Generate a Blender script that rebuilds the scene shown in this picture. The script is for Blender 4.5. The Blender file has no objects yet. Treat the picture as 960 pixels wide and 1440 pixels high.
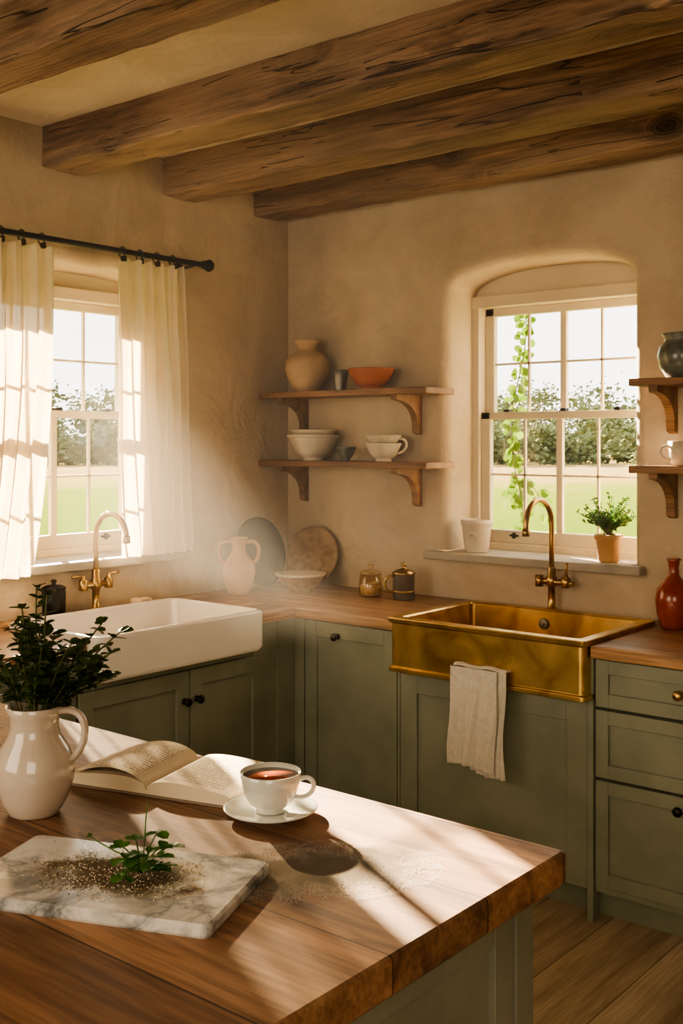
import bpy, bmesh, math, random
from mathutils import Vector, Matrix, noise
random.seed(7)
sc = bpy.context.scene
C = bpy.context.collection

# ------------------------------------------------------------ materials
def newmat(name):
    m = bpy.data.materials.new(name); m.use_nodes = True
    nt = m.node_tree; nt.nodes.clear()
    return m, nt, nt.nodes, nt.links
def N(nt, typ, **kw):
    n = nt.nodes.new(typ)
    for k, v in kw.items(): setattr(n, k, v)
    return n
def c4(c): return (c[0], c[1], c[2], 1)
def ramp(nt, stops):
    r = nt.nodes.new('ShaderNodeValToRGB'); e = r.color_ramp.elements
    e[0].position, e[0].color = stops[0][0], c4(stops[0][1])
    e[1].position, e[1].color = stops[-1][0], c4(stops[-1][1])
    for p, c in stops[1:-1]:
        x = e.new(p); x.color = c4(c)
    return r
def math_n(nt, op, a, b=None, clamp=False):
    n = nt.nodes.new('ShaderNodeMath'); n.operation = op; n.use_clamp = clamp
    for i, v in enumerate((a, b)):
        if v is None: continue
        if isinstance(v, (int, float)): n.inputs[i].default_value = v
        else: nt.links.new(v, n.inputs[i])
    return n.outputs[0]
def mixc(nt, fac, a, b, mode='MIX'):
    n = nt.nodes.new('ShaderNodeMix'); n.data_type = 'RGBA'; n.blend_type = mode
    for s, v in ((0, fac), (6, a), (7, b)):
        if isinstance(v, (int, float)): n.inputs[s].default_value = v
        elif isinstance(v, tuple): n.inputs[s].default_value = c4(v)
        else: nt.links.new(v, n.inputs[s])
    return n.outputs[2]

def M(name, col, rough=.5, metal=0., col2=None, scale=6., lo=.35, hi=.65, bump=0., bscale=40., bdist=.01,
      detail=5, coat=0., sub=0., transl=0., spec=.5, dist=0.):
    m, nt, ns, L = newmat(name)
    out = N(nt, 'ShaderNodeOutputMaterial'); p = N(nt, 'ShaderNodeBsdfPrincipled')
    p.inputs['Base Color'].default_value = c4(col); p.inputs['Roughness'].default_value = rough
    p.inputs['Metallic'].default_value = metal
    p.inputs['Coat Weight'].default_value = coat
    p.inputs['Specular IOR Level'].default_value = spec
    tc = N(nt, 'ShaderNodeTexCoord')
    if col2 is not None:
        n = N(nt, 'ShaderNodeTexNoise'); n.inputs['Scale'].default_value = scale; n.inputs['Detail'].default_value = detail
        n.inputs['Distortion'].default_value = dist
        L.new(tc.outputs['Object'], n.inputs['Vector'])
        r = ramp(nt, [(lo, col), (hi, col2)]); L.new(n.outputs['Fac'], r.inputs[0])
        L.new(r.outputs[0], p.inputs['Base Color'])
    if bump:
        n2 = N(nt, 'ShaderNodeTexNoise'); n2.inputs['Scale'].default_value = bscale; n2.inputs['Detail'].default_value = 6
        L.new(tc.outputs['Object'], n2.inputs['Vector'])
        b = N(nt, 'ShaderNodeBump'); b.inputs['Strength'].default_value = bump; b.inputs['Distance'].default_value = bdist
        L.new(n2.outputs['Fac'], b.inputs['Height']); L.new(b.outputs[0], p.inputs['Normal'])
    if transl:
        t = N(nt, 'ShaderNodeBsdfTranslucent'); t.inputs[0].default_value = c4(col if col2 is None else col2)
        mx = N(nt, 'ShaderNodeMixShader'); mx.inputs[0].default_value = transl
        L.new(p.outputs[0], mx.inputs[1]); L.new(t.outputs[0], mx.inputs[2]); L.new(mx.outputs[0], out.inputs[0])
    else: L.new(p.outputs[0], out.inputs[0])
    return m

def plaster(name, a, b):
    m, nt, ns, L = newmat(name)
    out = N(nt, 'ShaderNodeOutputMaterial'); p = N(nt, 'ShaderNodeBsdfPrincipled'); p.inputs['Roughness'].default_value = .9
    p.inputs['Specular IOR Level'].default_value = .15
    tc = N(nt, 'ShaderNodeTexCoord')
    n = N(nt, 'ShaderNodeTexNoise'); n.inputs['Scale'].default_value = 2.4; n.inputs['Detail'].default_value = 10; n.inputs['Distortion'].default_value = .5; n.inputs['Roughness'].default_value = .66
    L.new(tc.outputs['Object'], n.inputs['Vector'])
    r = ramp(nt, [(.33, a), (.62, b)]); L.new(n.outputs['Fac'], r.inputs[0]); L.new(r.outputs[0], p.inputs['Base Color'])
    n2 = N(nt, 'ShaderNodeTexNoise'); n2.inputs['Scale'].default_value = 4.5; n2.inputs['Detail'].default_value = 6; n2.inputs['Distortion'].default_value = .8
    n3 = N(nt, 'ShaderNodeTexNoise'); n3.inputs['Scale'].default_value = 38; n3.inputs['Detail'].default_value = 4
    L.new(tc.outputs['Object'], n2.inputs['Vector']); L.new(tc.outputs['Object'], n3.inputs['Vector'])
    h = math_n(nt, 'ADD', n2.outputs['Fac'], math_n(nt, 'MULTIPLY', n3.outputs['Fac'], .12))
    b_ = N(nt, 'ShaderNodeBump'); b_.inputs['Strength'].default_value = .75; b_.inputs['Distance'].default_value = .022
    L.new(h, b_.inputs['Height']); L.new(b_.outputs[0], p.inputs['Normal']); L.new(p.outputs[0], out.inputs[0])
    return m

def wood(name, cd, cm, cl, axis='x', plank=0., rough=.4, bump=.3, knots=.09, coat=0., gs=9., kdens=1., crack=False, pvar=.4, ringk=1.2, fs=170., fc=.55, kgate=.3):
    m, nt, ns, L = newmat(name)
    out = N(nt, 'ShaderNodeOutputMaterial'); p = N(nt, 'ShaderNodeBsdfPrincipled')
    p.inputs['Roughness'].default_value = rough; p.inputs['Coat Weight'].default_value = coat
    p.inputs['Coat Roughness'].default_value = .25
    tc = N(nt, 'ShaderNodeTexCoord'); sep = N(nt, 'ShaderNodeSeparateXYZ'); L.new(tc.outputs['Object'], sep.inputs[0])
    X, Y, Z = sep.outputs
    rnd = None; seam = None
    if plank:
        q = math_n(nt, 'DIVIDE', (Y if axis == 'x' else X), plank)
        fl = math_n(nt, 'FLOOR', q); fr = math_n(nt, 'FRACT', q)
        wn = N(nt, 'ShaderNodeTexWhiteNoise'); wn.noise_dimensions = '1D'; L.new(fl, wn.inputs['W']); rnd = wn.outputs['Value']
        d = math_n(nt, 'MINIMUM', fr, math_n(nt, 'SUBTRACT', 1., fr))
        seam = math_n(nt, 'LESS_THAN', d, .0018 / plank)
    def vec(sa, so, offs=True):
        a = math_n(nt, 'MULTIPLY', X if axis == 'x' else Y, sa)
        if rnd is not None and offs: a = math_n(nt, 'ADD', a, math_n(nt, 'MULTIPLY', rnd, 17.))
        b = math_n(nt, 'MULTIPLY', Y if axis == 'x' else X, so); c = math_n(nt, 'MULTIPLY', Z, so)
        cb = N(nt, 'ShaderNodeCombineXYZ'); L.new(a, cb.inputs[0]); L.new(b, cb.inputs[1]); L.new(c, cb.inputs[2])
        return cb.outputs[0]
    vo = N(nt, 'ShaderNodeTexVoronoi'); vo.inputs['Scale'].default_value = 1.; L.new(vec(2.4*kdens, 4.2*kdens), vo.inputs['Vector'])
    dist = vo.outputs['Distance']
    kn = N(nt, 'ShaderNodeMapRange'); kn.inputs[1].default_value = 0; kn.inputs[2].default_value = .35; kn.inputs[3].default_value = 1; kn.inputs[4].default_value = 0
    L.new(dist, kn.inputs[0]); k2 = math_n(nt, 'POWER', kn.outputs[0], 2.)
    va = N(nt, 'ShaderNodeVectorMath'); va.operation = 'ADD'
    cb2 = N(nt, 'ShaderNodeCombineXYZ'); kk = math_n(nt, 'MULTIPLY', k2, ringk if knots else 0.)
    L.new(kk, cb2.inputs[1]); L.new(kk, cb2.inputs[2])
    L.new(vec(.7, gs), va.inputs[0]); L.new(cb2.outputs[0], va.inputs[1])
    n = N(nt, 'ShaderNodeTexNoise'); n.inputs['Scale'].default_value = 1.4; n.inputs['Detail'].default_value = 7; n.inputs['Roughness'].default_value = .62; n.inputs['Distortion'].default_value = .5
    L.new(va.outputs[0], n.inputs['Vector'])
    r = ramp(nt, [(.33, cd), (.5, cm), (.68, cl)]); L.new(n.outputs['Fac'], r.inputs[0])
    nf = N(nt, 'ShaderNodeTexNoise'); nf.inputs['Scale'].default_value = 1.; nf.inputs['Detail'].default_value = 4; L.new(vec(5., fs), nf.inputs['Vector'])
    fine = N(nt, 'ShaderNodeMapRange'); fine.inputs[1].default_value = .35; fine.inputs[2].default_value = .6; fine.inputs[3].default_value = fc; fine.inputs[4].default_value = 1.08
    L.new(nf.outputs['Fac'], fine.inputs[0])
    cc = N(nt, 'ShaderNodeCombineColor'); [L.new(fine.outputs[0], cc.inputs[i]) for i in range(3)]
    col = mixc(nt, 1., r.outputs[0], cc.outputs[0], 'MULTIPLY')
    ns_ = N(nt, 'ShaderNodeTexNoise'); ns_.inputs['Scale'].default_value = 1.; ns_.inputs['Detail'].default_value = 6; L.new(vec(2.0, 4.5), ns_.inputs['Vector'])
    st = N(nt, 'ShaderNodeMapRange'); st.inputs[1].default_value = .35; st.inputs[2].default_value = .65; st.inputs[3].default_value = .72; st.inputs[4].default_value = 1.1; L.new(ns_.outputs['Fac'], st.inputs[0])
    cs_ = N(nt, 'ShaderNodeCombineColor'); [L.new(st.outputs[0], cs_.inputs[i]) for i in range(3)]
    col = mixc(nt, 1., col, cs_.outputs[0], 'MULTIPLY')
    h = math_n(nt, 'ADD', n.outputs['Fac'], math_n(nt, 'MULTIPLY', nf.outputs['Fac'], .35))
    if crack:
        nw = N(nt, 'ShaderNodeTexNoise'); nw.inputs['Scale'].default_value = 1.; nw.inputs['Detail'].default_value = 8; L.new(vec(1.5, 5.), nw.inputs['Vector'])
        wf = N(nt, 'ShaderNodeMapRange'); wf.inputs[1].default_value = .44; wf.inputs[2].default_value = .64; wf.inputs[4].default_value = .6; L.new(nw.outputs['Fac'], wf.inputs[0])
        col = mixc(nt, wf.outputs[0], col, (.39, .275, .175))
        for (sa, so, wd, gt) in ((.5, 10., .007, .50), (1.3, 26., .010, .53)):
            nc = N(nt, 'ShaderNodeTexNoise'); nc.inputs['Scale'].default_value = 1.; nc.inputs['Detail'].default_value = 2; nc.inputs['Distortion'].default_value = .1
            L.new(vec(sa, so), nc.inputs['Vector'])
            ca = math_n(nt, 'ABSOLUTE', math_n(nt, 'SUBTRACT', nc.outputs['Fac'], .5))
            nm = N(nt, 'ShaderNodeTexNoise'); nm.inputs['Scale'].default_value = 1.; L.new(vec(1.6+sa, 3.+so*.1), nm.inputs['Vector'])
            gate = math_n(nt, 'GREATER_THAN', nm.outputs['Fac'], gt)
            cr = math_n(nt, 'MULTIPLY', math_n(nt, 'SUBTRACT', 1., math_n(nt, 'DIVIDE', ca, wd), True), gate)
            col = mixc(nt, math_n(nt, 'MULTIPLY', cr, .85), col, (cd[0]*.2, cd[1]*.18, cd[2]*.16))
            h = math_n(nt, 'SUBTRACT', h, math_n(nt, 'MULTIPLY', cr, .7))
    if knots:
        kd = N(nt, 'ShaderNodeMapRange'); kd.interpolation_type = 'SMOOTHSTEP'
        kd.inputs[1].default_value = knots*.35; kd.inputs[2].default_value = knots*1.5; kd.inputs[3].default_value = .85; kd.inputs[4].default_value = 0
        L.new(dist, kd.inputs[0])
        sel = N(nt, 'ShaderNodeSeparateColor'); L.new(vo.outputs['Color'], sel.inputs[0])
        gk = math_n(nt, 'GREATER_THAN', sel.outputs[0], kgate)
        rg = math_n(nt, 'MULTIPLY', math_n(nt, 'ADD', math_n(nt, 'SINE', math_n(nt, 'MULTIPLY', dist, 150.)), 1.), .28)
        rg = math_n(nt, 'MULTIPLY', rg, math_n(nt, 'SUBTRACT', 1., math_n(nt, 'DIVIDE', dist, knots*2.4), True))
        f = math_n(nt, 'MULTIPLY', math_n(nt, 'ADD', kd.outputs[0], rg, True), gk)
        col = mixc(nt, f, col, (cd[0]*.25, cd[1]*.22, cd[2]*.2))
    if rnd is not None:
        g = math_n(nt, 'ADD', math_n(nt, 'MULTIPLY', rnd, pvar), 1.-pvar*.5)
        cg = N(nt, 'ShaderNodeCombineColor'); [L.new(g, cg.inputs[i]) for i in range(3)]
        col = mixc(nt, 1., col, cg.outputs[0], 'MULTIPLY')
        col = mixc(nt, math_n(nt, 'MULTIPLY', seam, .85), col, (cd[0]*.25, cd[1]*.25, cd[2]*.25))
    L.new(col, p.inputs['Base Color'])
    b = N(nt, 'ShaderNodeBump'); b.inputs['Strength'].default_value = bump; b.inputs['Distance'].default_value = .012
    L.new(h, b.inputs['Height']); L.new(b.outputs[0], p.inputs['Normal']); L.new(p.outputs[0], out.inputs[0])
    return m

m_wall = plaster('plaster_wall', (.42, .335, .225), (.58, .48, .35))
m_ceil = plaster('plaster_ceiling', (.58, .50, .38), (.68, .60, .48))
m_beam = wood('oak_beam', (.085, .049, .027), (.245, .145, .080), (.43, .28, .165), 'x', 0, .85, 1., .15, gs=9, kdens=1.0, crack=True, ringk=2., fs=90.)
m_isl = wood('island_wood', (.105, .047, .022), (.27, .140, .070), (.40, .23, .12), 'x', .23, .55, .06, .09, coat=0, gs=9, kdens=1.25, pvar=.30, fs=120., fc=.70, kgate=.1)
m_cntx = wood('counter_wood_x', (.24, .11, .048), (.39, .21, .10), (.53, .32, .17), 'x', .11, .4, .05, 0, coat=.15, pvar=.2)
m_cnty = wood('counter_wood_y', (.24, .11, .048), (.39, .21, .10), (.53, .32, .17), 'y', .11, .4, .05, 0, coat=.15, pvar=.2)
m_shelf = wood('shelf_wood', (.17, .075, .03), (.32, .16, .07), (.47, .27, .13), 'x', 0, .55, .25, 0)
m_floor = wood('floor_planks', (.30, .22, .15), (.44, .34, .24), (.56, .45, .33), 'y', .24, .55, .08, .05, pvar=.35, fc=.8)
m_sage = M('sage_paint', (.192, .205, .155), .5, col2=(.245, .257, .20), scale=6, bump=.10, bscale=60, detail=10)
m_dark = M('cabinet_shadow_gap', (.05, .055, .035), .8)
m_cream = M('cream_window_paint', (.62, .53, .38), .5, col2=(.68, .59, .44), scale=4)
m_stone = M('sill_stone', (.30, .27, .22), .6, col2=(.42, .38, .31), scale=8, bump=.3, bscale=30)
m_black = M('black_iron', (.012, .011, .011), .45, .6)
m_fire = M('white_fireclay', (.76, .71, .64), .16, coat=.5, col2=(.80, .75, .69))
m_brass = M('aged_brass', (.36, .22, .07), .34, 1., col2=(.78, .55, .22), scale=6, lo=.32, hi=.66, bump=.12, bscale=9, detail=9, dist=1.)
m_brassd = M('brass_fittings', (.42, .27, .10), .28, 1., col2=(.54, .36, .15), scale=20)
m_linen = M('linen_towel', (.70, .64, .56), .95, col2=(.80, .75, .67), scale=60, bump=.5, bscale=300, transl=.15)
m_knob = M('dark_bronze_knob', (.03, .022, .015), .3, .8)
m_cupm = M('crackle_cup_glaze', (.56, .59, .54), .12, coat=.7, col2=(.76, .74, .68), scale=9)
m_tea = M('black_tea', (.17, .038, .008), .08, spec=.2)
m_jug = M('cream_jug_glaze', (.52, .44, .35), .14, coat=.6, col2=(.64, .55, .46), scale=5)
m_beige = M('beige_stoneware', (.42, .28, .155), .7, col2=(.52, .37, .22), scale=8, bump=.25, bscale=30)
m_terra = M('terracotta', (.32, .085, .032), .5, col2=(.40, .115, .045), scale=9)
m_terrl = M('light_terracotta', (.46, .25, .105), .65, col2=(.56, .33, .155), scale=9, bump=.2)
m_red = M('red_glaze', (.24, .032, .012), .25, coat=.5, col2=(.34, .06, .022), scale=7)
m_grey = M('grey_stoneware', (.07, .08, .07), .3, col2=(.17, .18, .16), scale=25, coat=.4)
m_pewter = M('pewter', (.16, .15, .13), .4, .7, col2=(.25, .23, .2), scale=20)
m_slate = M('slate_platter', (.022, .022, .022), .75, col2=(.040, .039, .039), scale=6, spec=.1)
m_wick = M('speckled_platter', (.25, .16, .09), .7, col2=(.40, .28, .165), scale=30, bump=.5, bscale=60)
m_whit = M('offwhite_stoneware', (.60, .52, .41), .4, col2=(.68, .61, .49), scale=8)
m_leafd = M('dark_leaf', (.022, .050, .014), .4, col2=(.070, .115, .032), scale=14, transl=.25)
m_stem = M('green_stem', (.09, .10, .03), .6)
m_leafm = M('herb_leaf', (.035, .12, .015), .45, col2=(.09, .23, .03), scale=30, transl=.3)
m_ivy = M('ivy_leaf', (.05, .13, .006), .5, col2=(.12, .22, .012), scale=14, transl=.35, spec=.2)
m_soil = M('soil', (.05, .03, .02), 1.)
m_tree = M('tree_foliage', (.085, .105, .05), .9, col2=(.15, .17, .085), scale=.25, detail=6, spec=0)  # distance haze put into the colour as paler, low-contrast greens
m_bark = M('tree_bark', (.16, .13, .10), .9)
m_soap = M('soap', (.70, .55, .38), .5)
m_crumb = M('ground_spice', (.62, .48, .30), .9, col2=(.84, .74, .56), scale=60)
m_crumbd = M('peppercorn', (.14, .075, .035), .9)
m_cover = M('book_cover', (.20, .15, .11), .7)

def thin_glass(name, tint, gl=.08, rough=.02):
    m, nt, ns, L = newmat(name)
    out = N(nt, 'ShaderNodeOutputMaterial'); t = N(nt, 'ShaderNodeBsdfTransparent'); t.inputs[0].default_value = c4(tint)
    g = N(nt, 'ShaderNodeBsdfGlossy'); g.inputs['Roughness'].default_value = rough
    mx = N(nt, 'ShaderNodeMixShader'); mx.inputs[0].default_value = gl
    L.new(t.outputs[0], mx.inputs[1]); L.new(g.outputs[0], mx.inputs[2]); L.new(mx.outputs[0], out.inputs[0])
    return m
m_glass = thin_glass('window_glass', (.97, .97, .95), .05)
m_amber = thin_glass('amber_glass', (.93, .86, .72), .12)

def curtain_mat():
    m, nt, ns, L = newmat('sheer_linen')
    out = N(nt, 'ShaderNodeOutputMaterial')
    d = N(nt, 'ShaderNodeBsdfDiffuse'); d.inputs[0].default_value = (.84, .75, .60, 1)
    t = N(nt, 'ShaderNodeBsdfTranslucent'); t.inputs[0].default_value = (.66, .56, .42, 1)
    tr = N(nt, 'ShaderNodeBsdfTransparent'); tr.inputs[0].default_value = (1, .95, .86, 1)
    a = N(nt, 'ShaderNodeMixShader'); a.inputs[0].default_value = .45
    b = N(nt, 'ShaderNodeMixShader')
    tc = N(nt, 'ShaderNodeTexCoord'); n = N(nt, 'ShaderNodeTexNoise'); n.inputs['Scale'].default_value = 240
    L.new(tc.outputs['Object'], n.inputs['Vector'])
    mr = N(nt, 'ShaderNodeMapRange'); mr.inputs[3].default_value = .03; mr.inputs[4].default_value = .11; L.new(n.outputs['Fac'], mr.inputs[0]); L.new(mr.outputs[0], b.inputs[0])
    L.new(d.outputs[0], a.inputs[1]); L.new(t.outputs[0], a.inputs[2]); L.new(a.outputs[0], b.inputs[1]); L.new(tr.outputs[0], b.inputs[2]); L.new(b.outputs[0], out.inputs[0])
    return m
m_curt = curtain_mat()

def marble_mat():
    m, nt, ns, L = newmat('veined_marble')
    out = N(nt, 'ShaderNodeOutputMaterial'); p = N(nt, 'ShaderNodeBsdfPrincipled'); p.inputs['Roughness'].default_value = .22
    tc = N(nt, 'ShaderNodeTexCoord')
    n = N(nt, 'ShaderNodeTexNoise'); n.inputs['Scale'].default_value = 7; n.inputs['Detail'].default_value = 9; n.inputs['Distortion'].default_value = .7; n.inputs['Roughness'].default_value = .6
    L.new(tc.outputs['Object'], n.inputs['Vector'])
    v = math_n(nt, 'ABSOLUTE', math_n(nt, 'SUBTRACT', n.outputs['Fac'], .5))
    r = ramp(nt, [(0., (.30, .31, .31)), (.015, (.48, .48, .47)), (.05, (.68, .66, .62)), (.25, (.76, .73, .68))]); L.new(v, r.inputs[0])
    n2 = N(nt, 'ShaderNodeTexNoise'); n2.inputs['Scale'].default_value = 11; n2.inputs['Detail'].default_value = 8; n2.inputs['Distortion'].default_value = .5; n2.inputs['Roughness'].default_value = .65
    L.new(tc.outputs['Object'], n2.inputs['Vector'])
    r2 = ramp(nt, [(.38, (.34, .36, .37)), (.48, (.72, .73, .73)), (.57, (1, 1, 1))]); L.new(n2.outputs['Fac'], r2.inputs[0])
    L.new(mixc(nt, 1., r.outputs[0], r2.outputs[0], 'MULTIPLY'), p.inputs['Base Color']); L.new(p.outputs[0], out.inputs[0])
    return m
m_marble = marble_mat()

def page_mat():
    m, nt, ns, L = newmat('printed_pages')
    out = N(nt, 'ShaderNodeOutputMaterial'); p = N(nt, 'ShaderNodeBsdfPrincipled'); p.inputs['Roughness'].default_value = .85
    tc = N(nt, 'ShaderNodeTexCoord'); s = N(nt, 'ShaderNodeSeparateXYZ'); L.new(tc.outputs['Object'], s.inputs[0])
    X, Y, Z = s.outputs
    ln = math_n(nt, 'LESS_THAN', math_n(nt, 'FRACT', math_n(nt, 'MULTIPLY', Y, 110.)), .45)
    n = N(nt, 'ShaderNodeTexNoise'); n.inputs['Scale'].default_value = 1; n.inputs['Detail'].default_value = 2
    cb = N(nt, 'ShaderNodeCombineXYZ'); L.new(math_n(nt, 'MULTIPLY', X, 220.), cb.inputs[0])
    L.new(math_n(nt, 'MULTIPLY', math_n(nt, 'FLOOR', math_n(nt, 'MULTIPLY', Y, 110.)), 7.3), cb.inputs[1]); L.new(cb.outputs[0], n.inputs['Vector'])
    w = math_n(nt, 'GREATER_THAN', n.outputs['Fac'], .42)
    ax = math_n(nt, 'ABSOLUTE', X); ay = math_n(nt, 'ABSOLUTE', Y)
    mk = math_n(nt, 'MULTIPLY', math_n(nt, 'GREATER_THAN', ax, .025), math_n(nt, 'LESS_THAN', ax, .155))
    mk = math_n(nt, 'MULTIPLY', mk, math_n(nt, 'LESS_THAN', ay, .083)); mk = math_n(nt, 'MULTIPLY', mk, math_n(nt, 'MULTIPLY', ln, w))
    mk = math_n(nt, 'MULTIPLY', mk, math_n(nt, 'GREATER_THAN', Z, .012))
    L.new(mixc(nt, math_n(nt, 'MULTIPLY', mk, .8), (.66, .56, .40), (.15, .11, .075)), p.inputs['Base Color']); L.new(p.outputs[0], out.inputs[0])
    return m
m_page = page_mat()

def dust_mat(name, col, rx, ry, thr=.5, gs=160.):
    m, nt, ns, L = newmat(name)
    out = N(nt, 'ShaderNodeOutputMaterial'); d = N(nt, 'ShaderNodeBsdfDiffuse'); d.inputs[0].default_value = c4(col)
    tr = N(nt, 'ShaderNodeBsdfTransparent'); tc = N(nt, 'ShaderNodeTexCoord'); s = N(nt, 'ShaderNodeSeparateXYZ'); L.new(tc.outputs['Object'], s.inputs[0])
    x = math_n(nt, 'DIVIDE', s.outputs[0], rx); y = math_n(nt, 'DIVIDE', s.outputs[1], ry)
    rr = math_n(nt, 'SQRT', math_n(nt, 'ADD', math_n(nt, 'MULTIPLY', x, x), math_n(nt, 'MULTIPLY', y, y)))
    fall = math_n(nt, 'SUBTRACT', 1., rr, True)
    n = N(nt, 'ShaderNodeTexNoise'); n.inputs['Scale'].default_value = gs; n.inputs['Detail'].default_value = 4; n.inputs['Roughness'].default_value = .7; L.new(tc.outputs['Object'], n.inputs['Vector'])
    n2 = N(nt, 'ShaderNodeTexNoise'); n2.inputs['Scale'].default_value = 22; n2.inputs['Detail'].default_value = 5; L.new(tc.outputs['Object'], n2.inputs['Vector'])
    v = math_n(nt, 'ADD', math_n(nt, 'MULTIPLY', n.outputs['Fac'], 1.3), math_n(nt, 'MULTIPLY', n2.outputs['Fac'], .9))
    v = math_n(nt, 'ADD', v, math_n(nt, 'MULTIPLY', fall, .5))
    mr = N(nt, 'ShaderNodeMapRange'); mr.inputs[1].default_value = thr+.72; mr.inputs[2].default_value = thr+.86; L.new(v, mr.inputs[0])
    f = math_n(nt, 'MULTIPLY', mr.outputs[0], math_n(nt, 'MULTIPLY', fall, 6., True))
    f = math_n(nt, 'MULTIPLY', f, .9)
    mx = N(nt, 'ShaderNodeMixShader'); L.new(f, mx.inputs[0]); L.new(tr.outputs[0], mx.inputs[1]); L.new(d.outputs[0], mx.inputs[2]); L.new(mx.outputs[0], out.inputs[0])
    return m

def ground_mat():
    m, nt, ns, L = newmat('meadow')
    out = N(nt, 'ShaderNodeOutputMaterial'); p = N(nt, 'ShaderNodeBsdfPrincipled'); p.inputs['Roughness'].default_value = 1
    p.inputs['Specular IOR Level'].default_value = 0
    tc = N(nt, 'ShaderNodeTexCoord'); ln = N(nt, 'ShaderNodeVectorMath'); ln.operation = 'LENGTH'; L.new(tc.outputs['Object'], ln.inputs[0])
    n = N(nt, 'ShaderNodeTexNoise'); n.inputs['Scale'].default_value = .25; n.inputs['Detail'].default_value = 9; n.inputs['Roughness'].default_value = .7; L.new(tc.outputs['Object'], n.inputs['Vector'])
    d = math_n(nt, 'ADD', math_n(nt, 'DIVIDE', ln.outputs['Value'], 100.), math_n(nt, 'MULTIPLY', n.outputs['Fac'], .35))
    r = ramp(nt, [(.3, (.075, .12, .012)), (.56, (.115, .145, .024)), (.68, (.21, .165, .065)), (.9, (.23, .18, .085))]); L.new(d, r.inputs[0])
    L.new(r.outputs[0], p.inputs['Base Color']); L.new(p.outputs[0], out.inputs[0]); return m
m_ground = ground_mat()

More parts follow.
